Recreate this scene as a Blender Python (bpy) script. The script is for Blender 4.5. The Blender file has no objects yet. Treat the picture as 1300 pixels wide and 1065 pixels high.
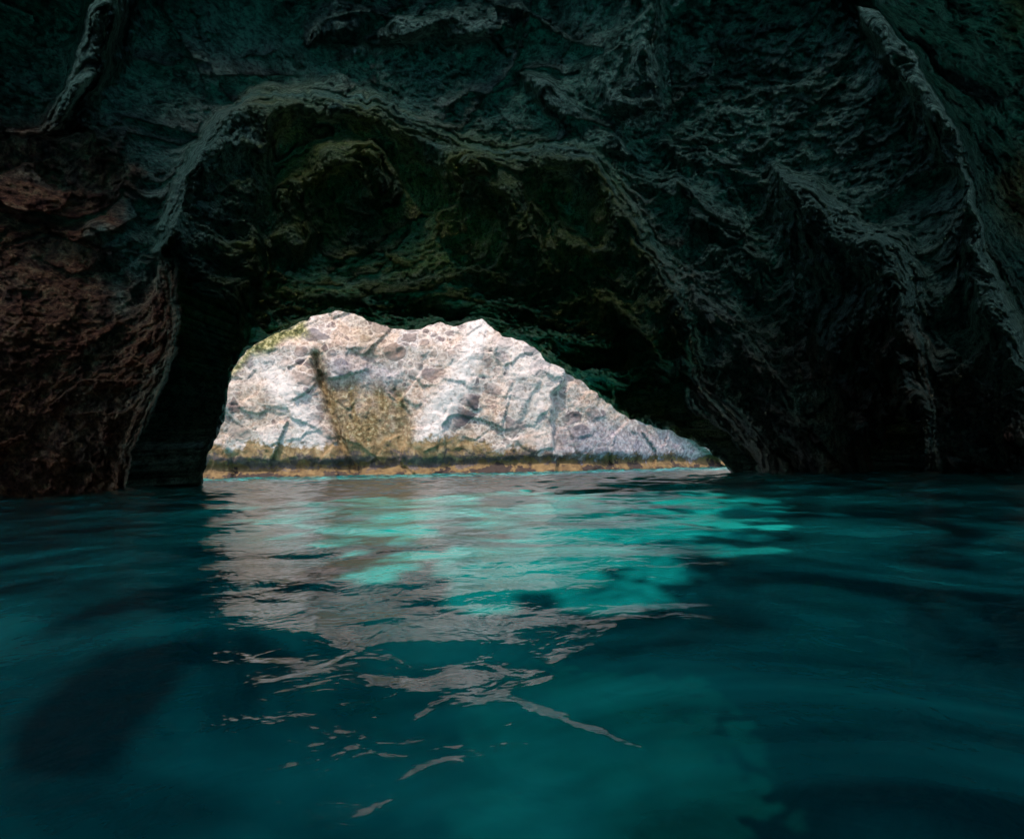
import bpy, math
import numpy as np

# ------------------------------------------------------------------ set-up
scn = bpy.context.scene
COL = scn.collection
W0, H0 = 1300, 1065
F = 620.0                 # focal length in photo pixels
PX0, PY0 = 650.0, 592.0   # where the optical axis meets the photo
ROLL = math.atan(26 / 1300.0)
EYE = 0.30                # eye height over the water

cam_d = bpy.data.cameras.new("camera")
cam = bpy.data.objects.new("camera", cam_d)
COL.objects.link(cam)
cam_d.sensor_width = 36
cam_d.lens = 36 * F / W0
cam_d.shift_y = (PY0 - H0 / 2) / W0
cam_d.clip_start = 0.02
cam_d.clip_end = 3000
cam.location = (0, 0, EYE)
from mathutils import Matrix
cam.matrix_world = (Matrix.Translation((0, 0, EYE)) @ Matrix.Rotation(math.radians(90), 4, 'X')
                    @ Matrix.Rotation(-ROLL, 4, 'Z'))
scn.camera = cam

SUN_EL, SUN_AZ = 58.0, 205.0   # azimuth clockwise from +Y (the view direction)
SUN_AZ, SUN_EL = 200.0, 64.0
sd = bpy.data.lights.new("sun", 'SUN'); sun = bpy.data.objects.new("sun", sd); COL.objects.link(sun)
sd.energy = 2.0; sd.angle = math.radians(0.5); sd.color = (1.0, 0.91, 0.80)
az, el = math.radians(SUN_AZ), math.radians(SUN_EL)
sv = (math.sin(az) * math.cos(el), math.cos(az) * math.cos(el), math.sin(el))
from mathutils import Vector
sun.rotation_euler = Vector(sv).to_track_quat('Z', 'Y').to_euler()
wd = bpy.data.worlds.new("World"); scn.world = wd; wd.use_nodes = True
nt = wd.node_tree
sky = nt.nodes.new('ShaderNodeTexSky'); sky.sky_type = 'NISHITA'; sky.sun_disc = False
sky.dust_density = 1.6; sky.ozone_density = .9; sky.sun_elevation = el; sky.sun_rotation = az
bg = nt.nodes['Background']; bg.inputs['Strength'].default_value = 0.15
nt.links.new(sky.outputs[0], bg.inputs[0])
scn.view_settings.view_transform = 'Standard'; scn.view_settings.look = 'None'
scn.view_settings.exposure = 1.08; scn.view_settings.gamma = 1
scn.render.engine = 'CYCLES'
cy = scn.cycles
cy.use_denoising = True
try: cy.denoiser = 'OPENIMAGEDENOISE'
except Exception: pass
cy.max_bounces = 10; cy.diffuse_bounces = 6; cy.glossy_bounces = 5; cy.transparent_max_bounces = 12
cy.caustics_reflective = False; cy.caustics_refractive = False
cy.sample_clamp_indirect = 4.0

# ------------------------------------------------------------------ maths
def hash3(ix, iy, iz, s):
    h = (ix.astype(np.int64) * 73856093) ^ (iy.astype(np.int64) * 19349663) ^ (iz.astype(np.int64) * 83492791) ^ (s * 2654435761)
    h &= 0xffffffff
    h = (h ^ (h >> 16)) * 0x45d9f3b & 0xffffffff
    h = (h ^ (h >> 16)) * 0x45d9f3b & 0xffffffff
    return h ^ (h >> 16)
_G = np.random.RandomState(5).normal(size=(256, 3)); _G /= np.linalg.norm(_G, axis=1)[:, None]
_G = _G.astype(np.float32)
def noise3(x, y, z, s=0):
    """gradient noise, about -1..1"""
    x0, y0, z0 = np.floor(x), np.floor(y), np.floor(z)
    fx, fy, fz = (x - x0).astype(np.float32), (y - y0).astype(np.float32), (z - z0).astype(np.float32)
    ix, iy, iz = x0.astype(np.int64), y0.astype(np.int64), z0.astype(np.int64)
    ux, uy, uz = [t * t * t * (t * (t * 6 - 15) + 10) for t in (fx, fy, fz)]
    r = 0
    for a in (0, 1):
        wx = ux if a else 1 - ux
        for b in (0, 1):
            wy = uy if b else 1 - uy
            for c in (0, 1):
                wz = uz if c else 1 - uz
                g = _G[(hash3(ix + a, iy + b, iz + c, s) & 255).astype(np.int64)]
                r = r + wx * wy * wz * (g[..., 0] * (fx - a) + g[..., 1] * (fy - b) + g[..., 2] * (fz - c))
    return r * 1.6
def fbm(x, y, z, octs=5, s=0, gain=0.5, ridge=False):
    r = 0; a = 1.0; f = 1.0; t = 0
    for i in range(octs):
        n = noise3(x * f, y * f, z * f, s + i * 17)
        if ridge: n = 1 - 2 * np.abs(n)
        r = r + a * n; t += a; a *= gain; f *= 2.03
    return r / t
def worley(x, y, z, s=0):
    """F1, F2 and the cell's random number"""
    x0, y0, z0 = np.floor(x), np.floor(y), np.floor(z)
    f1 = np.full(x.shape, 9.0); f2 = np.full(x.shape, 9.0); idn = np.zeros(x.shape)
    for a in (-1, 0, 1):
        for b in (-1, 0, 1):
            for c in (-1, 0, 1):
                ix, iy, iz = x0 + a, y0 + b, z0 + c
                h = hash3(ix, iy, iz, s)
                px = ix + (h & 1023) / 1023.0; py = iy + ((h >> 10) & 1023) / 1023.0; pz = iz + ((h >> 20) & 1023) / 1023.0
                d = np.sqrt((px - x) ** 2 + (py - y) ** 2 + (pz - z) ** 2)
                c1 = d < f1
                f2 = np.where(c1, f1, np.minimum(f2, d))
                idn = np.where(c1, ((h * 7919) & 0xffff) / 65535.0, idn)
                f1 = np.where(c1, d, f1)
    return f1, f2, idn
def facets(x, y, z, s=0):
    """broken planes: every cell of a random pattern carries its own tilted plane"""
    x0, y0, z0 = np.floor(x), np.floor(y), np.floor(z)
    f1 = np.full(x.shape, 9.0); val = np.zeros(x.shape)
    for a in (-1, 0, 1):
        for b in (-1, 0, 1):
            for c in (-1, 0, 1):
                ix, iy, iz = x0 + a, y0 + b, z0 + c
                h = hash3(ix, iy, iz, s)
                dx = x - ix - (h & 1023) / 1023.0; dy = y - iy - ((h >> 10) & 1023) / 1023.0; dz = z - iz - ((h >> 20) & 1023) / 1023.0
                d = dx * dx + dy * dy + dz * dz
                g = _G[(h * 31 & 255)]
                v = g[..., 0] * dx + g[..., 1] * dy + g[..., 2] * dz + ((h * 7919 & 1023) / 1023.0 - .5) * .35
                m = d < f1
                f1 = np.where(m, d, f1); val = np.where(m, v, val)
    return val
def sst(a, b, x):
    t = np.clip((x - a) / (b - a), 0, 1); return t * t * (3 - 2 * t)
def poly_sd(px, py, poly, closed=True):
    """signed distance (+ inside) to a polygon, with the nearest point"""
    P = np.array(poly, float); n = len(P)
    best = np.full(px.shape, 1e9); qx = np.zeros(px.shape); qy = np.zeros(px.shape)
    ins = np.zeros(px.shape, bool)
    for i in range(n if closed else n - 1):
        a, b = P[i], P[(i + 1) % n]
        d = b - a; L = (d ** 2).sum() + 1e-9
        t = np.clip(((px - a[0]) * d[0] + (py - a[1]) * d[1]) / L, 0, 1)
        cx, cy_ = a[0] + t * d[0], a[1] + t * d[1]
        dd = np.hypot(px - cx, py - cy_)
        m = dd < best
        best = np.where(m, dd, best); qx = np.where(m, cx, qx); qy = np.where(m, cy_, qy)
        if closed and a[1] != b[1]:
            c = ((a[1] > py) != (b[1] > py)) & (px < (b[0] - a[0]) * (py - a[1]) / (b[1] - a[1]) + a[0])
            ins ^= c
    return np.where(ins, best, -best), qx, qy
def world(px, py, D):
    u, w = px - PX0, PY0 - py
    c, s = math.cos(ROLL), math.sin(ROLL)
    x = u * c - w * s * -1 * -1
    x = u * c + w * (-s) * -1
    z = -u * s + w * c
    return x / F * D, D, EYE + z / F * D
def unroll(px, py):
    u, w = px - PX0, PY0 - py
    c, s = math.cos(ROLL), math.sin(ROLL)
    return u * c + w * s, -u * s + w * c

# ------------------------------------------------------------------ mesh helpers
def mesh_obj(name, verts, quads, mat, parent=None, attrs=None, tris=None):
    me = bpy.data.meshes.new(name)
    verts = np.ascontiguousarray(verts, np.float32); quads = np.asarray(quads, np.int32)
    me.vertices.add(len(verts)); me.vertices.foreach_set("co", verts.ravel())
    nq = len(quads)
    me.loops.add(nq * 4); me.loops.foreach_set("vertex_index", quads.ravel())
    me.polygons.add(nq)
    me.polygons.foreach_set("loop_start", np.arange(nq, dtype=np.int32) * 4)
    me.polygons.foreach_set("use_smooth", np.ones(nq, bool))
    me.update(calc_edges=True); me.validate()
    for k, v in (attrs or {}).items():
        a = me.attributes.new(k, 'FLOAT', 'POINT'); a.data.foreach_set("value", np.ascontiguousarray(v, np.float32).ravel())
    me.materials.append(mat)
    o = bpy.data.objects.new(name, me); COL.objects.link(o)
    if parent: o.parent = parent
    return o
def submesh(name, verts, quads, sel, mat, parent=None, attrs=None):
    q = quads[sel]
    ids, inv = np.unique(q.ravel(), return_inverse=True)
    return mesh_obj(name, verts[ids], inv.reshape(-1, 4), mat, parent, {k: v[ids] for k, v in (attrs or {}).items()})
def tag(o, label=None, cat=None, kind=None, group=None):
    if label: o['label'] = label
    if cat: o['category'] = cat
    if kind: o['kind'] = kind
    if group: o['group'] = group
    return o
def grid_quads(nr, nc):
    i = np.arange(nr - 1)[:, None] * nc + np.arange(nc - 1)[None]
    return np.stack([i, i + 1, i + nc + 1, i + nc], -1).reshape(-1, 4)

# ------------------------------------------------------------------ materials
class NB:
    def __init__(s, name):
        s.m = bpy.data.materials.new(name); s.m.use_nodes = True; s.t = s.m.node_tree; s.t.nodes.clear()
        s.out = s.t.nodes.new('ShaderNodeOutputMaterial')
    def n(s, typ, ins=None, **kw):
        nd = s.t.nodes.new(typ)
        for k, v in kw.items(): setattr(nd, k, v)
        for k, v in (ins or {}).items():
            if isinstance(v, bpy.types.NodeSocket): s.t.links.new(v, nd.inputs[k])
            else: nd.inputs[k].default_value = v
        return nd
    def pos(s, scale=(1, 1, 1), rot=(0, 0, 0)):
        tc = s.n('ShaderNodeNewGeometry')
        return s.n('ShaderNodeMapping', {'Vector': tc.outputs['Position'], 'Scale': scale, 'Rotation': rot}).outputs[0]
    def noise(s, vec, scale, detail=6, rough=.6, dist=0):
        return s.n('ShaderNodeTexNoise', {'Vector': vec, 'Scale': scale, 'Detail': detail, 'Roughness': rough, 'Distortion': dist})
    def ramp(s, fac, stops):
        r = s.n('ShaderNodeValToRGB', {'Fac': fac}); e = r.color_ramp.elements
        while len(e) < len(stops): e.new(.5)
        for el_, (p, c) in zip(e, stops):
            el_.position = p; el_.color = (c[0], c[1], c[2], 1) if hasattr(c, '__len__') else (c, c, c, 1)
        return r.outputs[0]
    def mix(s, fac, a, b, mode='MIX'):
        m = s.n('ShaderNodeMix', data_type='RGBA', blend_type=mode)
        for idx, v in ((0, fac), (6, a), (7, b)):
            if isinstance(v, bpy.types.NodeSocket): s.t.links.new(v, m.inputs[idx])
            else: m.inputs[idx].default_value = (v if idx == 0 else (v[0], v[1], v[2], 1))
        return m.outputs[2]
    def math(s, op, a, b=0.0, clamp=False):
        m = s.n('ShaderNodeMath', operation=op, use_clamp=clamp)
        for i, v in enumerate((a, b)):
            if isinstance(v, bpy.types.NodeSocket): s.t.links.new(v, m.inputs[i])
            else: m.inputs[i].default_value = v
        return m.outputs[0]
    def attr(s, name): return s.n('ShaderNodeAttribute', attribute_name=name).outputs['Fac']

def cave_material():
    b = NB("cave_rock")
    p = b.pos(); ps = b.pos((1, 1, .75), (0.3, 0.5, 0.4))
    n1 = b.noise(p, 1.1, 8, .62).outputs[0]
    n2 = b.noise(ps, 6, 9, .7, .4).outputs[0]
    n3 = b.noise(p, 24, 6, .7).outputs[0]
    grey = b.ramp(n2, [(.35, (.03, .06, .045)), (.46, (.15, .34, .26)), (.56, (.40, .70, .55))])
    red = b.ramp(n2, [(.35, (.06, .03, .025)), (.45, (.27, .13, .09)), (.54, (.52, .27, .15)), (.63, (.85, .60, .34))])
    moss = b.ramp(n2, [(.33, (.07, .11, .03)), (.45, (.36, .52, .14)), (.56, (.70, .76, .28)), (.68, (.85, .74, .45))])
    gold = b.ramp(n2, [(.35, (.08, .06, .03)), (.5, (.60, .38, .13)), (.6, (.9, .68, .34))])
    wob = b.math('MULTIPLY', b.math('SUBTRACT', n1, .5), 3.2)
    def f(a): return b.math('MULTIPLY', b.math('ADD', b.attr(a), b.math('MULTIPLY', wob, b.ramp(b.attr(a), [(0, 0), (.25, 1), (1, .6)]))), 1.0, True)
    c = b.mix(f('moss'), grey, moss)
    c = b.mix(f('red'), c, red)
    c = b.mix(f('gold'), c, gold)
    c = b.mix(f('pale'), c, b.ramp(n2, [(.33, (.16, .24, .2)), (.46, (.48, .6, .5)), (.58, (.75, .85, .74))]))  # lighter tone standing in for light on the rib and bands
    n4 = b.noise(p, 60, 5, .7).outputs[0]
    c = b.mix(b.ramp(n3, [(.38, .8), (.54, 0)]), c, (0.02, .02, .018))
    c = b.mix(b.ramp(n4, [(.36, .5), (.48, 0)]), c, (0.02, .02, .018))
    bump = b.n('ShaderNodeBump', {'Height': b.math('ADD', n3, b.math('MULTIPLY', n4, .4)), 'Strength': 1, 'Distance': .07})
    bump2 = b.n('ShaderNodeBump', {'Height': n2, 'Strength': 1, 'Distance': .12, 'Normal': bump.outputs[0]})
    hz = b.n('ShaderNodeSeparateXYZ', {0: p}).outputs[2]
    rough = b.math('SUBTRACT', b.ramp(n2, [(.35, .7), (.65, .4)]), b.ramp(b.math('MULTIPLY', hz, .5), [(0, .22), (.6, 0)]), True)
    bs = b.n('ShaderNodeBsdfPrincipled', {'Base Color': c, 'Roughness': rough, 'Normal': bump2.outputs[0], 'Specular IOR Level': .3})
    b.t.links.new(bs.outputs[0], b.out.inputs[0])
    return b.m

def cliff_material():
    b = NB("cliff_rock")
    p = b.pos()
    wv = b.noise(p, 1.2, 5, .6).outputs[1]
    pw = b.n('ShaderNodeMix', {0: .16}, data_type='RGBA', blend_type='LINEAR_LIGHT')
    b.t.links.new(p, pw.inputs[6]); b.t.links.new(wv, pw.inputs[7]); pw = pw.outputs[2]
    n1 = b.noise(p, .8, 7, .6).outputs[0]
    n2 = b.noise(p, 5, 9, .68).outputs[0]
    n3 = b.noise(p, 22, 6, .7).outputs[0]
    matrix = b.ramp(n2, [(.3, (.17, .115, .085)), (.44, (.39, .295, .24)), (.57, (.64, .515, .44))])
    col = matrix
    h = n2
    def clasts(col, scale, rmax, darkness, seed):
        mp = b.n('ShaderNodeMapping', {'Vector': pw, 'Scale': (scale, scale, scale * 1.25), 'Rotation': (.3 * seed, .2, .5 * seed), 'Location': (seed * 3.1, seed, 0)}).outputs[0]
        v = b.n('ShaderNodeTexVoronoi', {'Vector': mp, 'Scale': 1.0, 'Randomness': 1.0})
        sep = b.n('ShaderNodeSeparateColor', {0: v.outputs['Color']})
        rad = b.math('MULTIPLY', b.math('POWER', sep.outputs[0], 1.3), rmax)
        ve = b.n('ShaderNodeTexVoronoi', {'Vector': mp, 'Scale': 1.0, 'Randomness': 1.0}, feature='DISTANCE_TO_EDGE').outputs[0]
        d = b.math('ADD', b.math('MINIMUM', b.math('SUBTRACT', rad, v.outputs['Distance']), b.math('SUBTRACT', ve, .05)), b.math('MULTIPLY', b.math('SUBTRACT', n2, .5), .45))
        m = b.ramp(d, [(.0, 0), (.06, 1)])
        rimm = b.ramp(b.math('ADD', d, .5), [(.40, 0), (.49, 1), (.52, 0)])
        tone = b.ramp(sep.outputs[1], [(0, (.09, .07, .075)), (.3, (.20, .15, .15)), (.6, (.31, .225, .18)), (.85, (.45, .36, .31)), (1, (.14, .12, .13))])
        tone = b.mix(.6, tone, b.mix(1, tone, b.ramp(n2, [(.3, .45), (.65, 1.1)]), 'MULTIPLY'))
        col = b.mix(b.math('MULTIPLY', rimm, .45), col, (.74, .64, .59))
        patch = b.ramp(b.noise(mp, .35, 3, .5).outputs[0], [(.40, .45), (.56, 1)])
        return b.mix(b.math('MULTIPLY', b.math('MULTIPLY', m, darkness), patch), col, tone), m
    col, m4 = clasts(col, 6.5, .9, .6, 3)
    col, m3 = clasts(col, 2.2, .95, .9, 2)
    col, m1 = clasts(col, .85, .95, .95, 1)
    col = b.mix(b.ramp(n1, [(.42, .55), (.52, 0)]), col, b.mix(1, col, (.95, .78, .62), 'MULTIPLY'))
    # orange-brown run-off stain
    stain = b.ramp(n2, [(.32, (.05, .033, .014)), (.5, (.19, .12, .05)), (.62, (.36, .27, .14)), (.7, (.55, .5, .4))])
    sf = b.math('ADD', b.attr('stain'), b.math('MULTIPLY', b.math('SUBTRACT', n1, .5), b.ramp(b.attr('stain'), [(0, 0), (.3, 1.5), (1, .9)])), True)
    col = b.mix(sf, col, stain)
    pale = b.attr('pale')
    col = b.mix(b.math('MULTIPLY', pale, b.ramp(n2, [(.38, .35), (.5, 1)])), col, (.70, .60, .55))
    purp = b.ramp(n2, [(.35, (.13, .115, .14)), (.5, (.26, .235, .28)), (.62, (.5, .46, .5))])
    col = b.mix(b.math('MULTIPLY', b.attr('violet'), b.ramp(n3, [(.35, 1), (.65, .45)])), col, purp)
    moss = b.ramp(n2, [(.35, (.03, .035, .012)), (.48, (.13, .12, .035)), (.58, (.42, .35, .16)), (.72, (.7, .6, .4))])
    col = b.mix(b.attr('moss'), col, moss)
    # tide bands by height over the water
    sx = b.n('ShaderNodeSeparateXYZ', {0: p}); z = b.math('ADD', sx.outputs[2], b.math('MULTIPLY', b.math('SUBTRACT', n1, .5), 2.6))
    z = b.math('ADD', z, b.math('MULTIPLY', b.math('SUBTRACT', n2, .5), 1.0))
    zz = b.math('DIVIDE', z, 2.4, True)
    vs = b.noise(b.pos((1.2, 1.2, .8)), 2.2, 8, .65, .6).outputs[0]
    orange = b.ramp(vs, [(.3, (.12, .07, .03)), (.5, (.28, .18, .085)), (.7, (.46, .33, .19))])
    dark = b.ramp(vs, [(.3, (.04, .03, .028)), (.55, (.12, .09, .08)), (.75, (.26, .19, .14))])
    low = b.ramp(vs, [(.3, (.07, .04, .02)), (.6, (.22, .14, .06))])
    tb = b.mix(b.ramp(zz, [(.21, 0), (.25, 1)]), low, dark)
    tb = b.mix(b.ramp(zz, [(.36, 0), (.46, 1)]), tb, orange)
    tb = b.mix(b.ramp(zz, [(.04, 1), (.075, 0)]), tb, (.045, .03, .025))
    tide_top = b.math('SUBTRACT', 1.0, b.math('MULTIPLY', b.math('SUBTRACT', zz, b.attr('tide')), 9.0, True))
    col = b.mix(tide_top, col, tb)
    hgt = b.math('ADD', b.math('MULTIPLY', m1, .5), b.math('ADD', b.math('MULTIPLY', m3, .25), n2))
    bump = b.n('ShaderNodeBump', {'Height': n3, 'Strength': .6, 'Distance': .02})
    bump2 = b.n('ShaderNodeBump', {'Height': hgt, 'Strength': .7, 'Distance': .07, 'Normal': bump.outputs[0]})
    bs = b.n('ShaderNodeBsdfPrincipled', {'Base Color': col, 'Roughness': .8, 'Normal': bump2.outputs[0], 'Specular IOR Level': .25})
    b.t.links.new(bs.outputs[0], b.out.inputs[0])
    return b.m

def water_material():
    b = NB("sea_water")
    p = b.pos()
    n1 = b.noise(p, 9, 3, .5, .6).outputs[0]
    n2 = b.noise(b.pos((1, 1.6, 1)), 28, 2, .5, .5).outputs[0]
    bump = b.n('ShaderNodeBump', {'Height': n1, 'Strength': .6, 'Distance': .012})
    bump2 = b.n('ShaderNodeBump', {'Height': n2, 'Strength': .22, 'Distance': .004, 'Normal': bump.outputs[0]})
    fr = b.n('ShaderNodeFresnel', {'IOR': 1.33, 'Normal': bump2.outputs[0]})
    gl = b.n('ShaderNodeBsdfGlossy', {'Color': (1, 1, 1, 1), 'Roughness': .075, 'Normal': bump2.outputs[0]})
    cloud = b.noise(p, 1.3, 4, .55, 1.2).outputs[0]
    teal = b.ramp(cloud, [(.40, (.0, .09, .11)), (.5, (.004, .36, .36)), (.6, (.015, .62, .58))])
    df = b.n('ShaderNodeBsdfDiffuse', {'Color': teal, 'Normal': bump2.outputs[0]})
    tr = b.n('ShaderNodeBsdfTransparent', {'Color': (.04, .47, .48, 1)})
    body = b.n('ShaderNodeMixShader', {0: .54, 1: tr.outputs[0], 2: df.outputs[0]})
    mx = b.n('ShaderNodeMixShader', {0: fr.outputs[0], 1: body.outputs[0], 2: gl.outputs[0]})
    b.t.links.new(mx.outputs[0], b.out.inputs[0])
    return b.m

def seabed_material():
    b = NB("seabed_sand")
    p = b.pos(); n = b.noise(p, 1.2, 7, .6, .5).outputs[0]
    c = b.ramp(n, [(.35, (.12, .17, .14)), (.5, (.28, .32, .27)), (.65, (.45, .45, .38))])
    n2 = b.noise(p, 5, 6, .65, .5).outputs[0]
    c = b.mix(b.ramp(b.attr('ledge'), [(.08, 0), (.3, 1)]), c, b.ramp(n2, [(.35, (.02, .025, .02)), (.55, (.07, .08, .055)), (.7, (.2, .2, .12))]))
    bs = b.n('ShaderNodeBsdfDiffuse', {'Color': c})
    b.t.links.new(bs.outputs[0], b.out.inputs[0])
    return b.m
def boulder_material(name, c0, c1):
    b = NB(name); p = b.pos(); n = b.noise(p, 5, 7, .65, .3).outputs[0]
    c = b.ramp(n, [(.35, c0), (.65, c1)])
    bump = b.n('ShaderNodeBump', {'Height': n, 'Strength': .8, 'Distance': .06})
    bs = b.n('ShaderNodeBsdfDiffuse', {'Color': c, 'Normal': bump.outputs[0]})
    b.t.links.new(bs.outputs[0], b.out.inputs[0])
    return b.m

M_CAVE, M_CLIFF, M_WATER, M_BED = cave_material(), cliff_material(), water_material(), seabed_material()

# ------------------------------------------------------------------ outlines (photo pixels used as directions)
MOUTH = [(255, 720), (256, 640), (258, 606), (262, 590), (265, 574), (271, 560), (277, 549), (283, 540), (287, 524), (289, 505), (291, 487), (295, 472),
         (303, 459), (314, 446), (328, 434), (345, 425), (365, 418), (380, 411), (400, 400), (430, 396), (455, 401), (472, 408), (490, 414), (510, 418), (528, 418),
         (545, 413), (560, 410), (576, 413), (592, 411), (605, 405), (613, 404), (619, 412), (628, 421), (643, 428), (662, 434), (679, 441), (689, 453), (699, 462),
         (715, 470), (731, 480), (746, 490), (765, 507), (784, 521), (800, 532), (820, 538), (845, 545), (869, 555), (886, 563), (900, 572), (912, 582), (921, 591),
         (927, 600), (931, 640), (933, 720)]
ARCH = [(160, 700), (163, 612), (166, 575), (180, 540), (196, 505), (207, 478), (218, 445), (221, 415), (214, 385), (209, 350), (201, 320), (207, 280), (218, 240), (236, 208),
        (254, 182), (272, 153), (292, 137), (320, 121), (350, 116), (390, 119), (425, 122), (458, 125), (482, 130), (510, 144), (540, 160), (566, 174), (600, 188), (635, 196),
        (670, 190), (700, 184), (730, 186), (755, 193), (770, 210), (785, 232), (804, 260), (816, 290), (832, 318), (850, 342), (865, 372), (876, 405), (882, 440), (885, 470),
        (880, 497), (893, 515), (915, 532), (935, 552), (948, 575), (956, 600), (960, 700)]
def jag(poly, amp, seed):
    out = []; rs = np.random.RandomState(seed); n = len(poly)
    for i in range(n - 1):
        a = np.array(poly[i], float); b_ = np.array(poly[i + 1], float); L = np.linalg.norm(b_ - a)
        k = max(1, int(L / 5)); nn = np.array([-(b_ - a)[1], (b_ - a)[0]]) / (L + 1e-6)
        for j in range(k):
            q = a + (b_ - a) * j / k
            out.append(tuple(q + nn * rs.uniform(-amp, amp)))
    out.append(poly[-1]); return out
MOUTH = jag(MOUTH, 2.0, 3)
ARCH = jag(ARCH, 2.2, 4)

# recess: (polygon, depth gain at the rim, how fast it comes back in px, protrusion of the rim)
RECESS = [
    (ARCH, .42, 60, .05, None),
    ([(201, 320), (207, 280), (218, 240), (254, 182), (300, 145), (338, 150), (350, 200), (342, 250), (341, 290), (350, 320), (330, 365), (305, 410), (292, 450), (284, 500), (270, 560), (262, 600), (258, 700),
      (160, 700), (196, 505), (221, 415)], .22, 60, .03, (5, 17)),
    ([(345, 300), (344, 240), (356, 214), (378, 194), (404, 183), (440, 176), (468, 181), (488, 196), (506, 224), (510, 260), (470, 300), (420, 330), (372, 340)], .30, 50, .03, (0, 9)),
    ([(600, 191), (640, 214), (668, 236), (686, 275), (688, 318), (676, 340), (640, 340), (610, 300), (575, 250), (565, 205)], .30, 45, .04, (0, 6)),
    ([(985, 214), (1030, 234), (1075, 270), (1112, 292), (1148, 312), (1160, 350), (1166, 420), (1180, 490), (1187, 560), (1190, 700), (1060, 700), (1052, 600), (1025, 540), (1000, 480), (985, 420), (990, 340), (985, 260)], .6, 85, .04, (0, 9)),
    ([(870, 350), (905, 385), (950, 425), (985, 480), (1010, 540), (1040, 600), (1045, 700), (1003, 700), (1000, 603), (965, 553), (925, 512), (890, 480), (880, 440), (874, 400)], .22, 60, .05, (0, 7)),
    ([(126, -40), (108, 40), (98, 84), (80, 122), (60, 166), (92, 150), (120, 120), (160, 80), (200, 20), (230, -40)], .35, 30, .05, (0, 5)),
    ([(838, -60), (838, 20), (834, 80), (840, 138), (812, 150), (780, 146), (745, 130), (700, 90), (690, 20), (700, -60)], .16, 60, .05, (0, 6)),
    ([(392, 62), (412, 54), (450, 51), (490, 53), (530, 54), (575, 51), (615, 49), (640, 60), (700, 30), (690, -30), (520, -60), (420, -20), (380, 20)], .12, 45, .05, (0, 8)),
    ([(655, 95), (690, 130), (720, 165), (760, 190), (800, 200), (790, 160), (740, 110), (700, 80)], .16, 30, .03, (0, 5)),
    ([(700, 250), (735, 300), (775, 350), (800, 400), (830, 450), (860, 500), (830, 500), (780, 450), (735, 400), (690, 330)], .18, 40, .04, (0, 6)),
    ([(860, 230), (905, 262), (940, 290), (975, 330), (965, 380), (930, 370), (890, 330), (860, 280)], .16, 40, .03, (0, 4)),
    ([(840, 180), (890, 190), (935, 215), (975, 230), (950, 255), (900, 240), (860, 215)], .12, 30, .03, (0, 4)),
    ([(1225, 215), (1240, 270), (1256, 330), (1285, 390), (1310, 470), (1320, 620), (1260, 620), (1230, 500), (1215, 400), (1205, 300)], .2, 40, .0, (0, 6)),
    ([(1085, -80), (1112, 5), (1140, 40), (1165, 78), (1190, 118), (1212, 160), (1228, 215), (1190, 200), (1140, 130), (1090, 60), (1050, 0), (1040, -80)], .2, 40, .0, (0, 7)),
]
# protrusion: nearer rock in front
NEAR = [
    ([(1085, -80), (1112, 5), (1140, 40), (1165, 78), (1190, 118), (1212, 160), (1228, 215), (1240, 270), (1256, 330), (1285, 390), (1310, 470), (1320, 560), (1330, 800), (3600, 900), (3600, -3000), (1050, -3000)], .42, 60),
    ([(-2500, 330), (-300, 230), (0, 310), (60, 296), (95, 300), (130, 318), (160, 322), (203, 330), (213, 352), (221, 395), (222, 432), (206, 478), (186, 515), (172, 548), (166, 575), (163, 612), (160, 800), (-2500, 900)], .12, 45),
    ([(-300, 100), (-40, 160), (30, 175), (75, 168), (118, 168), (124, 200), (156, 216), (152, 246), (132, 270), (98, 297), (60, 300), (0, 312), (-300, 330)], .10, 26),
]

# ------------------------------------------------------------------ cave sheet
def axis(stops):
    out = [stops[0][0]]
    for (a, _), (b_, s) in zip(stops[:-1], stops[1:]):
        n = max(1, int(round((b_ - a) / s))); out += list(a + (b_ - a) * (np.arange(n) + 1) / n)
    return np.array(out)
gx = axis([(-3400, 0), (-2100, 60), (-700, 28), (-160, 9), (-20, 3), (1320, 1.5), (1460, 3), (1900, 12), (2700, 30), (4600, 90)])
gy = axis([(-9000, 0), (-4200, 240), (-2600, 60), (-900, 24), (-700, 30), (-140, 10), (-10, 3), (625, 1.5), (760, 6), (1100, 22)])
PX, PY = np.meshgrid(gx, gy)
nr, nc = PX.shape
msd, mqx, mqy = poly_sd(PX, PY, MOUTH)
quads = grid_quads(nr, nc)
inside = (msd > 0).ravel()
keep = ~inside[quads].all(1)
used = np.zeros(nr * nc, bool); used[quads[keep].ravel()] = True
snap = (used & inside).reshape(nr, nc)
PXs = np.where(snap, mqx, PX); PYs = np.where(snap, mqy, PY)

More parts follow.
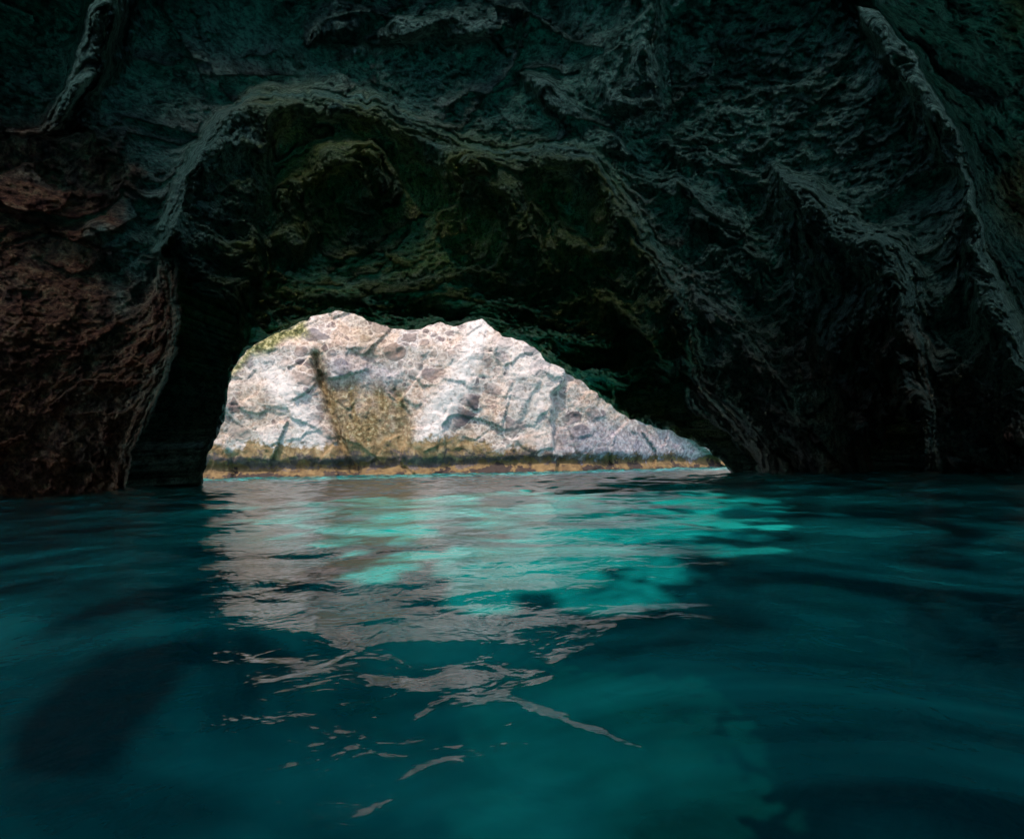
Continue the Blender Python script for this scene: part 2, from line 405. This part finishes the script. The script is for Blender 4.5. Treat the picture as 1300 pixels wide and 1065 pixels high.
def base_depth(px, py):
    u, v = unroll(px, py)
    AL = 9.2 + 0 * u
    AR = 6.1 + 3.6 * sst(300, 640, u)
    A = np.where(u < 0, AL, AR)
    wgt = sst(-60, 60, u); A = AL * (1 - wgt) + AR * wgt
    vv = np.where(v > 0, v, 0)
    q = (np.abs(u) / (F * A)) ** 2 + (vv / (F * 4.3)) ** 2
    return 1 / np.sqrt(q + 1 / 17.5 ** 2)
D = base_depth(PXs, PYs)
fac = np.ones_like(D)
pn = noise3(PXs / 45, PYs / 45, PXs * 0, 98)
wx = 9 * noise3(PXs / 38, PYs / 38, PXs * 0, 91) + 4 * noise3(PXs / 13, PYs / 13, PXs * 0, 92)
wy = 9 * noise3(PXs / 38, PYs / 38, PXs * 0 + 5, 93) + 4 * noise3(PXs / 13, PYs / 13, PXs * 0 + 5, 94)
wx = wx + 3.0 * noise3(PXs / 6, PYs / 6, PXs * 0, 96); wy = wy + 3.0 * noise3(PXs / 6, PYs / 6, PXs * 0 + 5, 97)
for poly, amp, L, pro, sharp in RECESS:
    s, _, _ = poly_sd(PXs + wx * .6, PYs + wy * .6, poly)
    sp = np.maximum(s, 0)
    if sharp:
        ds = -poly_sd(PXs + wx * .6, PYs + wy * .6, poly[sharp[0]:sharp[1]], False)[0]
        ds = np.abs(ds)
    else: ds = np.abs(s)
    wid = (20 + 16 * pn if sharp is None else 30 + 26 * pn) + np.maximum(0, ds - sp) * .9
    fac += sst(-.5, 1, s / np.maximum(wid, 8)) * amp * 1.25 * np.exp(-ds / L) - .25 * pro * np.exp(-ds / 45) * (s <= 0)
for poly, amp, L in NEAR:
    s, _, _ = poly_sd(PXs + wx * .7, PYs + wy * .7, poly)
    fac -= amp * sst(-5, 2, s) * (1 - .55 * np.exp(-np.maximum(s, 0) / L))
# keep the rim of the mouth where it is
rim = sst(0, 24, -msd)
fac = 1 + (fac - 1) * rim
D = D * np.maximum(fac, .3) * (1 + .14 * np.exp(-np.maximum(-msd, 0) / 27) * np.where(PXs > 780, 1.0, sst(590, 500, PYs)))
ribL = -poly_sd(PXs, PYs, [(866, 480), (880, 497), (893, 515), (915, 532), (935, 552), (948, 575), (956, 600), (958, 700)], False)[0]
ribP = poly_sd(PXs, PYs, [(862, 470), (888, 486), (925, 512), (960, 545), (1000, 602), (1003, 700), (958, 700), (956, 600), (948, 575), (935, 552), (915, 532), (893, 515), (880, 497)])[0]
D = D * (1 + .2 * np.exp(-ribL / 22) * sst(-3, 5, ribP))
X, Y, Z = world(PXs, PYs, D)
far = np.clip(D / 9.0, .25, 1.6)
big = fbm(X * .33, Y * .33, Z * .33, 3, 11)
mid = fbm(X * 1.0 + Z * .5, Y * 1.15 - Z * .3, Z * .9, 4, 21, .55, True)
pit = fbm(X * 4.0, Y * 4.4, Z * 3.4, 4, 41, .62)
fine = fbm(X * 12, Y * 13, Z * 10, 3, 61, .6)
detail_on = 1 / (1 + np.maximum(0, np.hypot((PX - 650) / 800, (PY - 350) / 520) - 1) * 3)
vary = .45 + .9 * sst(-.35, .45, fbm(X * .7, Y * .7, Z * .7, 2, 88))
FX, FY, FZ = X + .3 * big + .05 * pit, Y + .05 * pit, Z - .3 * big + .04 * fine
disp = .36 * big * rim + .10 * (mid - .35) * (.3 + .7 * rim) + (.42 * facets(FX * .62, FY * .62, FZ * .62, 201) + .20 * facets(FX * 1.7, FY * 1.7, FZ * 1.7, 202)) * (.3 + .7 * rim) + vary * (.15 * pit + .10 * fine) * (1 + .8 * np.exp(-np.maximum(-msd, 0) / 40)) * (.35 + .65 * rim) * detail_on
f1, f2, _c = worley(X * 1.3 + .4 * big, Y * 1.4 + .15 * pit, Z * 1.3 + .1 * pit, 7)
disp += .08 * (f2 - f1 - .25) * rim
mag = disp * far
R = np.sqrt(X ** 2 + Y ** 2 + (Z - EYE) ** 2)
k = 1 + mag * 1.6 / R * (1 + .6 * (np.abs(PX - 650) / 650 > 0))
X, Y, Z = X * k, Y * k, EYE + (Z - EYE) * k
V = np.stack([X, Y, Z], -1).reshape(-1, 3)
bot = Z.ravel()
keep &= ~(bot[quads] < -2.6).all(1)

a_red = sst(-40, 30, poly_sd(PX + wx * 2, PY + wy * 2, [(-900, 90), (0, 160), (75, 160), (125, 165), (158, 215), (150, 250), (105, 300), (150, 380), (212, 350), (222, 430), (200, 480), (165, 560), (160, 700), (-900, 900)])[0])
a_red = np.maximum(a_red, .35 * sst(-60, 40, poly_sd(PX, PY, [(960, 430), (1180, 430), (1320, 520), (1320, 640), (1000, 640)])[0]))
a_gold = sst(-30, 30, poly_sd(PX + wx, PY + wy, [(1235, -200), (1290, 40), (1300, 20), (1330, 60), (1330, 190), (1282, 205), (1262, 240), (1290, 290), (1400, 300), (2500, 300), (2500, -200)])[0])
a_moss = .75 * sst(-60, 60, poly_sd(PX, PY, [(330, 120), (480, 130), (600, 200), (760, 220), (830, 330), (870, 480), (880, 560), (400, 560), (290, 460), (300, 300)])[0])
a_moss = np.maximum(a_moss, 1.0 * sst(60, 0, -msd) * ((PX > 280) & (PX < 700)) * sst(0, 60, 470 - PY))
a_lit = sst(-10, 8, poly_sd(PX + wx * .6, PY + wy * .6, [(878, 470), (888, 480), (925, 505), (960, 535), (1004, 602), (1004, 700), (958, 700), (956, 604), (945, 575), (925, 545), (900, 530), (870, 510)])[0])  # light on the rib and arch bands put in as paler colour
a_lit = np.maximum(a_lit, .45 * sst(-26, 16, poly_sd(PX + wx, PY + wy, [(800, 245), (830, 270), (880, 335), (930, 390), (975, 450), (1010, 530), (1040, 600), (1000, 600), (960, 520), (910, 470), (880, 400), (840, 330)])[0]))
a_lit = np.maximum(a_lit, .5 * sst(-30, 40, poly_sd(PX + wx, PY + wy, [(230, 150), (280, 90), (350, 50), (420, 80), (480, 90), (600, 150), (560, 165), (470, 118), (340, 112), (270, 150), (230, 200), (205, 260)])[0]))
attrs = {'pale': a_lit.ravel(), 'red': a_red.ravel(), 'gold': a_gold.ravel(), 'moss': a_moss.ravel()}

# rim ring -> outer face of the headland (real thickness round the mouth)
kq = quads[keep]
e = np.concatenate([kq[:, [0, 1]], kq[:, [1, 2]], kq[:, [2, 3]], kq[:, [3, 0]]])
es = np.sort(e, 1); key = es[:, 0].astype(np.int64) * (nr * nc) + es[:, 1]
_, first, cnt = np.unique(key, return_index=True, return_counts=True)
be = e[first[cnt == 1]]
sn = snap.ravel(); be = be[sn[be].all(1)]
rv = np.unique(be.ravel()); idx = {int(v): i for i, v in enumerate(rv)}
P0 = V[rv]; cen = np.array([-.6, 0, 1.2])
dirv = P0 - cen; dirv[:, 1] = 0; dirv[:, 2] = np.maximum(dirv[:, 2], -.3); dirv /= np.linalg.norm(dirv, axis=1)[:, None]
rings = [P0]
for dy, sc in ((.12, .10), (.25, .4), (.1, 1.4), (-.8, 3.4), (-2.0, 5.2)):
    q = P0 + dirv * sc; q[:, 1] += dy
    nz = fbm(q[:, 0] * .6, q[:, 1] * .6, q[:, 2] * .6, 3, 71)
    q += dirv * (nz * .3 * min(sc, 2))[:, None]
    q[:, 2] = np.minimum(q[:, 2], 4.4 + .14 * sc + .2 * nz)
    rings.append(q)
nb = len(rv); ringV = np.concatenate(rings)
ringQ = []
ia = np.array([idx[int(v)] for v in be[:, 0]]); ib = np.array([idx[int(v)] for v in be[:, 1]])
for j in range(len(rings) - 1):
    ringQ.append(np.stack([ib + j * nb, ia + j * nb, ia + (j + 1) * nb, ib + (j + 1) * nb], -1))
ringQ = np.concatenate(ringQ)
ringA = {k_: np.concatenate([v[rv]] * len(rings)) for k_, v in attrs.items()}

# rear of the cave: a rough tunnel running back past the viewer to an added opening for fill light
ys = np.concatenate([np.linspace(4.6, 4.1, 4), np.linspace(4.05, -1.8, 148), np.linspace(-2.0, -6.5, 24)])
ph = np.concatenate([np.linspace(-.35, 1.2, 36), np.linspace(1.21, 2.09, 170), np.linspace(2.12, math.pi + .35, 32)])
YY, PH = np.meshgrid(ys, ph, indexing='ij')
tap = sst(0, -6.5, YY)
rx = 10.2 - 7.6 * tap + .9 * fbm(np.cos(PH) * 2, YY * .3, np.sin(PH) * 2, 4, 81)
rz = 4.75 - 2.6 * tap + .7 * fbm(np.cos(PH) * 2 + 7, YY * .35, np.sin(PH) * 2, 4, 82)
RX, RZ = np.cos(PH) * rx, np.sin(PH) * rz + EYE
rearV = np.stack([RX, YY, RZ], -1).reshape(-1, 3)
rearQ = grid_quads(*YY.shape)
rearA = {k_: np.zeros(len(rearV)) for k_ in attrs}

# added ragged roof hole, out of view, lets sun down on the water
def hole(P, full=False):
    x, y, z = P[:, 0], P[:, 1], P[:, 2]
    d = np.abs(x + .7) / (.30 + .48 * np.maximum(y + 1.95, 0)) + sst(2.5, 3.7, y) + 1.2 * sst(-.8, -1.7, y) + 3 * sst(1.2, 1.7, x) + .35 * fbm(x * 1.5, y * 1.5, x * 0 + 2, 3, 55, .6)
    if full: return (z > 2.5) & (d < 1.5) & (y < 4.0)
    nn = noise3(x * 6, y * 5, x * 0 + 7, 56) + .5 * noise3(x * 1.8, y * 1.8, x * 0 + 3, 57)
    return (z > 2.5) & (d < 1.3) & (y < 3.95) & (nn + .35 * noise3(x * 11, y * 11, x * 0, 58) < .9 - 1.15 * d * d - .55 * sst(1.0, -.8, y))
hv = hole(V, True); keep &= ~hv[quads].any(1)
hr = hole(rearV); rearQ = rearQ[~hr[rearQ].any(1)]
# share the sheet out between the rock masses one can tell apart
cx = PXs.ravel()[quads].mean(1); cy_ = PYs.ravel()[quads].mean(1)
dpx = (wx * .6).ravel()[quads].mean(1); dpy = (wy * .6).ravel()[quads].mean(1)
def region(poly): return poly_sd(cx + dpx, cy_ + dpy, poly)[0] > 0
r_near = region(NEAR[0][0]) & keep
r_but = region(NEAR[1][0]) & keep & ~r_near
r_lump = region(NEAR[2][0]) & keep & ~r_near & ~r_but
r_rib = region([(878, 478), (888, 486), (925, 512), (960, 545), (1000, 602), (1003, 700), (958, 700), (956, 600), (948, 575), (935, 552), (915, 532), (893, 515), (880, 497)]) & keep
r_in = region(ARCH) & keep & ~r_near & ~r_but & ~r_rib & ~r_lump
r_out = keep & ~(r_near | r_but | r_rib | r_in | r_lump)
outV = np.concatenate([V, rearV]); outQ = np.concatenate([quads[r_out], rearQ + len(V)])
outA = {k_: np.concatenate([attrs[k_], rearA[k_]]) for k_ in attrs}
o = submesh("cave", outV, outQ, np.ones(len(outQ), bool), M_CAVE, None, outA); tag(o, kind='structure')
inV = np.concatenate([V, ringV]); inQ = np.concatenate([quads[r_in], ringQ + len(V)])
inA = {k_: np.concatenate([attrs[k_], ringA[k_]]) for k_ in attrs}
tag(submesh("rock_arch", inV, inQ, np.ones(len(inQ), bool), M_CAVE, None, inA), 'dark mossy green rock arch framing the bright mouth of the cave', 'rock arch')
tag(submesh("rock_wall", V, quads, r_near, M_CAVE, None, attrs), 'nearest dark rock wall with golden patches at the far right edge', 'rock wall')
tag(submesh("rock_buttress", V, quads, r_but, M_CAVE, None, attrs), 'reddish brown rock buttress rising from the water on the left', 'rock')
tag(submesh("rock_bulge", V, quads, r_lump, M_CAVE, None, attrs), 'rounded rust coloured bulge of rock above the left buttress', 'rock')
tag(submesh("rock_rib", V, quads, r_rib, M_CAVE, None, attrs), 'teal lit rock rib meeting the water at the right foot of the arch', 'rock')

# ------------------------------------------------------------------ sea cliff outside
cgx = axis([(-500, 0), (200, 14), (980, 1.7), (1500, 12)]); cgy = axis([(150, 0), (330, 12), (635, 1.7), (720, 12)])
CX, CY = np.meshgrid(cgx, cgy)
u, v = unroll(CX, CY)
Dc = 24 + .0 * u
Dc += 5.5 * sst(690, 930, CX) ** 1.2                     # the face turns away to the right
Dc -= 1.2 * sst(330, 200, CX)
# left block rounds back towards the top, the summit leans back
Dc += 3.0 * np.maximum(0, (440 - CY) / 200)
cwx = 7 * noise3(CX / 30, CY / 30, CX * 0, 191) + 3 * noise3(CX / 11, CY / 11, CX * 0, 192)
cwy = 7 * noise3(CX / 30, CY / 30, CX * 0 + 5, 193)
def cs(poly, w=.6): return poly_sd(CX + cwx * w, CY + cwy * w, poly)[0]
left_block = cs([(230, 480), (290, 470), (310, 462), (340, 470), (380, 440), (404, 470), (412, 500), (425, 545), (440, 590), (450, 640), (150, 640), (150, 520)])
wedge = cs([(404, 470), (418, 486), (470, 486), (512, 500), (524, 545), (528, 575), (508, 575), (504, 640), (448, 640), (436, 580), (420, 530)])
right_block = cs([(716, 478), (700, 505), (698, 540), (702, 580), (704, 640), (1100, 640), (1100, 600), (920, 590), (800, 500), (740, 440)])
ridge = cs([(600, 380), (640, 380), (612, 450), (590, 500), (560, 560), (548, 580), (532, 560), (545, 520), (575, 470), (592, 430)])
Dc -= .3 * sst(-3, 40, left_block)
Dc += .22 * sst(-20, 14, wedge)
wl0 = np.abs(poly_sd(CX + cwx * .4, CY, [(402, 452), (410, 485), (425, 535), (440, 575), (455, 610)], False)[0])
Dc += .4 * np.exp(-(wl0 / 5) ** 2) - .35 * sst(0, 18, cs([(440, 640), (425, 590), (455, 600), (520, 585), (505, 640)]))
Dc += .6 * sst(-2, 5, right_block) * np.exp(-np.maximum(right_block, 0) / 70) 
Dc -= .3 * sst(-34, 16, ridge)
for pl, am in (([(300, 640), (290, 570), (300, 580), (306, 640)], .2), ([(650, 640), (655, 540), (690, 480), (704, 640)], .12)):
    Dc += am * sst(-4, 4, cs(pl))
Xc, Yc, Zc = world(CX, CY, Dc)
bigc = fbm(Xc * .35, Yc * .35, Zc * .4, 4, 111)
f1, f2, cid = worley(Xc * 1.1 + .3 * bigc, Yc * 1.1, Zc * 1.35, 9)
f1b, f2b, cidb = worley(Xc * 2.9, Yc * 2.9, Zc * 3.4, 19)
pitc = fbm(Xc * 4, Yc * 4, Zc * 4.6, 4, 121, .6); fic = fbm(Xc * 14, Yc * 14, Zc * 15, 2, 131)
edge = sst(0, .22, f2 - f1); edgeb = sst(0, .25, f2b - f1b)
above = sst(.7, 1.6, Zc)
gx1, gy1, gz1 = Xc + .3 * bigc, Yc, Zc + .3 * bigc
dd = .19 * facets(gx1 * .36, gy1 * .36, gz1 * .36, 211) + .10 * facets(gx1 * .95, gy1 * .95, gz1 * .95, 212) - .12 * bigc - (.05 * edge * (cid - .3) + .035 * edgeb * (cidb - .4)) * (.25 + .75 * above) + .04 * pitc + .022 * fic
dd += .28 * np.exp(-((Zc - .45) / .28) ** 2)              # wave-cut notch
dd += -.18 * np.exp(-((Zc - .0) / .18) ** 2)
kk = 1 + dd / Dc
Xc, Yc, Zc = Xc * kk, Yc * kk, EYE + (Zc - EYE) * kk
streak = fbm(CX / 16 - CY / 90, CY / 60, CX * 0, 4, 501)
wl_ = np.abs(poly_sd(CX + cwx * .4, CY, [(402, 452), (410, 485), (425, 535), (440, 575), (455, 610)], False)[0])
stain = np.clip(sst(-12, 14, wedge + 14 * streak) * (.9 + .9 * streak), 0, 1)
stain = np.maximum(stain, .95 * np.exp(-(wl_ / 9) ** 2))
stain = np.maximum(stain, .9 * sst(-8, 8, cs([(492, 490), (514, 496), (526, 545), (520, 580), (506, 560), (500, 520)])))
stain = np.maximum(stain, .8 * sst(-8, 8, cs([(412, 484), (450, 488), (456, 520), (448, 560), (470, 600), (440, 600), (425, 550)])))
stain = np.maximum(stain, .5 * sst(-25, 20, cs([(455, 405), (482, 412), (480, 440), (452, 445), (445, 425)])))
stain = np.maximum(stain, .55 * sst(-20, 25, cs([(560, 560), (600, 555), (625, 580), (610, 600), (545, 600)])))
stain = np.maximum(stain, .28 * sst(-20, 30, cs([(285, 520), (300, 480), (340, 475), (360, 500), (350, 560), (290, 560)])))
pale = sst(-14, 10, ridge) * 1.0
pale = np.maximum(pale, .8 * sst(-18, 8, cs([(320, 450), (345, 455), (380, 500), (410, 560), (400, 580), (350, 575), (290, 575), (330, 555), (380, 545), (345, 495)])))
pale = np.maximum(pale, .6 * sst(-20, 20, cs([(620, 420), (680, 440), (720, 470), (700, 500), (690, 570), (650, 520), (640, 470)])))
vio = .9 * sst(-14, 22, cs([(700, 545), (760, 530), (800, 540), (860, 548), (915, 580), (915, 620), (700, 620)]))
vio = np.maximum(vio, .6 * sst(-12, 20, cs([(440, 440), (480, 455), (520, 470), (500, 500), (450, 480), (420, 490), (405, 460)])))
vio = np.maximum(vio, .75 * sst(-12, 14, cs([(560, 575), (700, 570), (700, 595), (550, 600)])))
mossc = sst(-4, 7, cs([(270, 480), (297, 462), (316, 440), (345, 420), (370, 412), (392, 405), (392, 424), (365, 432), (345, 446), (318, 456), (302, 474), (285, 490)], .8))
tide = .60 * sst(760, 560, CX) + .24 * sst(560, 760, CX)
Vc = np.stack([Xc, Yc, Zc], -1).reshape(-1, 3); Qc = grid_quads(*CX.shape)[:, ::-1]
Ac = {'stain': stain.ravel(), 'pale': pale.ravel(), 'violet': vio.ravel(), 'moss': mossc.ravel(), 'tide': tide.ravel()}
# crown of the cliff running back from its top edge, so that it is a solid mass
top = Vc[:len(cgx)]; crown = [top]
for dy, dz in ((1.5, .6), (5, 1.2), (14, 1.0)):
    q = top.copy(); q[:, 1] += dy; q[:, 2] += dz; crown.append(q)
CV = np.concatenate([Vc] + crown[1:]); base = len(Vc); n = len(cgx)
cq = []
i = np.arange(n - 1)
prev = i
for j in range(3):
    nx = base + j * n + i
    cq.append(np.stack([prev, nx, nx + 1, prev + 1], -1)); prev = nx
CAt = {k_: np.concatenate([v_, np.zeros(3 * n)]) for k_, v_ in Ac.items()}
allq = np.concatenate([Qc] + cq)
root = bpy.data.objects.new("sea_cliff", None); COL.objects.link(root); root.location = (0, 20, 0)
tag(root, 'sunlit pale conglomerate cliff face standing in the water outside the cave mouth', 'cliff')
qx_ = np.concatenate([CX.ravel(), np.zeros(3 * n)]); w_ = np.concatenate([wedge.ravel(), np.full(3 * n, -9)]); m_ = np.concatenate([mossc.ravel(), np.zeros(3 * n)])
rb_ = np.concatenate([right_block.ravel(), np.full(3 * n, -9)]); z_ = CV[:, 2]; lb_ = np.concatenate([left_block.ravel(), np.full(3 * n, -9)])
mW = w_[allq].mean(1) > 0; mM = (m_[allq].mean(1) > .5) & ~mW
mR = (rb_[allq].mean(1) > 0) & ~mW & ~mM; mL = (lb_[allq].mean(1) > 0) & ~mW & ~mM & ~mR
def cpart(name, sel, label=None):
    o = submesh(name, CV - np.array([0, 20, 0]), allq, sel, M_CLIFF, root, CAt)
    if label: o['label'] = label
cpart('rock_face', ~(mW | mM | mR | mL))
cpart('stained_slab', mW, 'brown water stained slab')
cpart('moss_patch', mM, 'yellow green moss along the top left')
cpart('block', mR, 'blue grey block right of the long crack')
cpart('block', mL, 'rounded block at the left end')

# ------------------------------------------------------------------ water
def wave(x, y):
    r = np.hypot(x, y)
    wx_ = x + .10 * noise3(x * 2.1, y * 2.1, x * 0, 301); wy_ = y + .10 * noise3(x * 2.1, y * 2.1, x * 0 + 3, 302)
    h = .020 * noise3(wx_ * 1.1 + .3 * wy_, wy_ * 1.9, x * 0 + .3, 311)
    h += .0085 * noise3(wx_ * 2.6 - .7 * wy_, wy_ * 3.9 + .4 * wx_, x * 0 + 1.3, 312)
    h += .0036 * noise3(wx_ * 5.5, wy_ * 8.5, x * 0 + 2.3, 313)
    h += .0013 * noise3(wx_ * 12, wy_ * 18, x * 0 + 4.3, 314) * sst(12, 3, r)
    h += .02 * noise3(x * .35, y * .5, x * 0, 315)
    h += .055 * noise3(x * .8 + 3, y * 1.15, x * 0 + 6, 316) * sst(2.5, 7, r) + .034 * noise3(x * 2.6 + 3, y * 3.2, x * 0 + 6, 317) * sst(3, 8, r)
    return h * sst(.0, .35, r)
rr = np.concatenate([[0.0], np.geomspace(.12, 45, 820)])
azs = np.radians(np.concatenate([np.linspace(-180, -62, 60)[:-1], np.linspace(-62, 62, 1000), np.linspace(62, 180, 60)[1:]]))
RR, AZ = np.meshgrid(rr, azs, indexing='ij')
XW, YW = RR * np.sin(AZ), RR * np.cos(AZ)
ys_ = np.maximum(YW, .05)
uu, vv_ = np.clip(F * XW / ys_, -3000, 3000), -F * EYE / ys_
cr, sr = math.cos(ROLL), math.sin(ROLL)
wpx = PX0 + uu * cr - vv_ * sr; wpy = PY0 - (uu * sr + vv_ * cr)
wpx = wpx + 14 * noise3(wpx / 45, wpy / 18, wpx * 0, 601) + 5 * noise3(wpx / 16, wpy / 7, wpx * 0, 602)
wpy = wpy + 7 * noise3(wpx / 60, wpy / 30, wpx * 0, 603)
SWELL = [[(395, 772), (560, 778), (640, 772), (740, 778), (820, 757), (905, 770), (850, 786), (790, 800), (745, 828), (700, 852), (640, 818), (560, 812), (430, 832), (400, 800)],
         [(460, 858), (540, 862), (610, 832), (690, 850), (700, 866), (655, 880), (720, 905), (832, 955), (815, 964), (720, 930), (650, 898), (560, 906), (508, 916), (552, 886), (470, 872)],
         [(292, 828), (330, 834), (380, 832), (375, 842), (320, 842)], [(560, 736), (700, 728), (830, 742), (700, 752), (570, 750)], [(330, 796), (420, 790), (430, 806), (350, 808)]]
dh = np.zeros_like(RR)
msk = YW > .2
for pl in SWELL:
    sdp = np.full(RR.shape, -99.0); sdp[msk] = poly_sd(wpx[msk], wpy[msk], pl)[0]
    dep = np.arctan2(EYE, np.maximum(RR, .1)); need = np.tan(np.clip((dep - math.radians(9)) / 2, -.1, .25))
    dh = np.maximum(dh, need * sst(-3, 4, sdp) )
dr = np.diff(rr)[:, None]
hd = np.zeros_like(RR); hd[:-1] = np.cumsum((dh[:-1] * dr)[::-1], 0)[::-1]
# let each swell sink back on its near side
ker = np.exp(-.5 * (np.arange(-60, 61) / 22.0) ** 2); ker /= ker.sum()
low = np.apply_along_axis(lambda c_: np.convolve(np.pad(c_, 60, mode='edge'), ker, 'valid'), 0, hd)
hd = (hd - low) * 1.25
k2 = np.exp(-.5 * (np.arange(-9, 10) / 3.5) ** 2); k2 /= k2.sum()
hd = np.apply_along_axis(lambda c_: np.convolve(np.pad(c_, 9, mode='edge'), k2, 'valid'), 1, hd)
ZW = wave(XW, YW) * (1 - .45 * sst(2.2, .9, RR)) + hd
wq = grid_quads(*RR.shape)
ow = mesh_obj("water", np.stack([XW, YW, ZW], -1).reshape(-1, 3), wq, M_WATER); tag(ow, kind='structure')

# seabed: pale sand along the middle, dark rock ledges rising at the sides
sx_ = axis([(-40, 0), (-7, 1.2), (7, .06), (40, 1.2)]); sy_ = axis([(-40, 0), (-1, 1.2), (9, .06), (45, 1.2)]); SX, SY = np.meshgrid(sx_, sy_)
wl = fbm(SX * .5, SY * .5, SX * 0, 3, 411)
ledge = np.maximum(sst(-.7, -2.6, SX + .9 * wl - .18 * SY), sst(.9, 3.2, SX + 1.1 * wl - .25 * SY)) * (1 - .8 * sst(9, 14, SY))
SZ = -2.6 + .2 * fbm(SX * .6, SY * .6, SX * 0, 4, 401) + ledge * (1.1 + .55 * fbm(SX * .9, SY * .9, SX * 0 + 4, 5, 402) + .3 * fbm(SX * 2.4, SY * 2.4, SX * 0 + 4, 3, 403, .5, True))
tag(mesh_obj("seabed", np.stack([SX, SY, SZ], -1).reshape(-1, 3), grid_quads(*SX.shape), M_BED, None, {'ledge': ledge.ravel()}), kind='structure')

# boulders under the surface
def boulder(name, loc, size, seed, mat, label):
    nu, nv = 48, 28
    U, Vv = np.meshgrid(np.linspace(0, 2 * math.pi, nu), np.linspace(-math.pi / 2, math.pi / 2, nv))
    x, y, z = np.cos(Vv) * np.cos(U), np.cos(Vv) * np.sin(U), np.sin(Vv)
    r_ = 1 + .45 * fbm(x * 1.3 + seed, y * 1.3, z * 1.3, 4, seed)
    P = np.stack([x * r_ * size[0], y * r_ * size[1], z * r_ * size[2]], -1).reshape(-1, 3)
    o = mesh_obj(name, P, grid_quads(nv, nu), mat); o.location = loc
    tag(o, label, 'boulder', group='boulders under the water')
MB1 = boulder_material("dark_boulder", (.02, .022, .02), (.07, .07, .055)); MB2 = boulder_material("algae_boulder", (.05, .07, .02), (.45, .45, .12))
boulder("boulder", (-2.2, 2.75, -.52), (.40, .34, .34), 3, MB1, 'farther dark boulder under the water below the left buttress')
boulder("boulder", (-1.4, 1.6, -.62), (.46, .36, .38), 9, MB1, 'nearest dark boulder under the water at the lower left')
boulder("boulder", (1.35, 2.0, -.55), (.20, .2, .30), 14, MB2, 'yellow green algae covered boulder under the water at lower right')
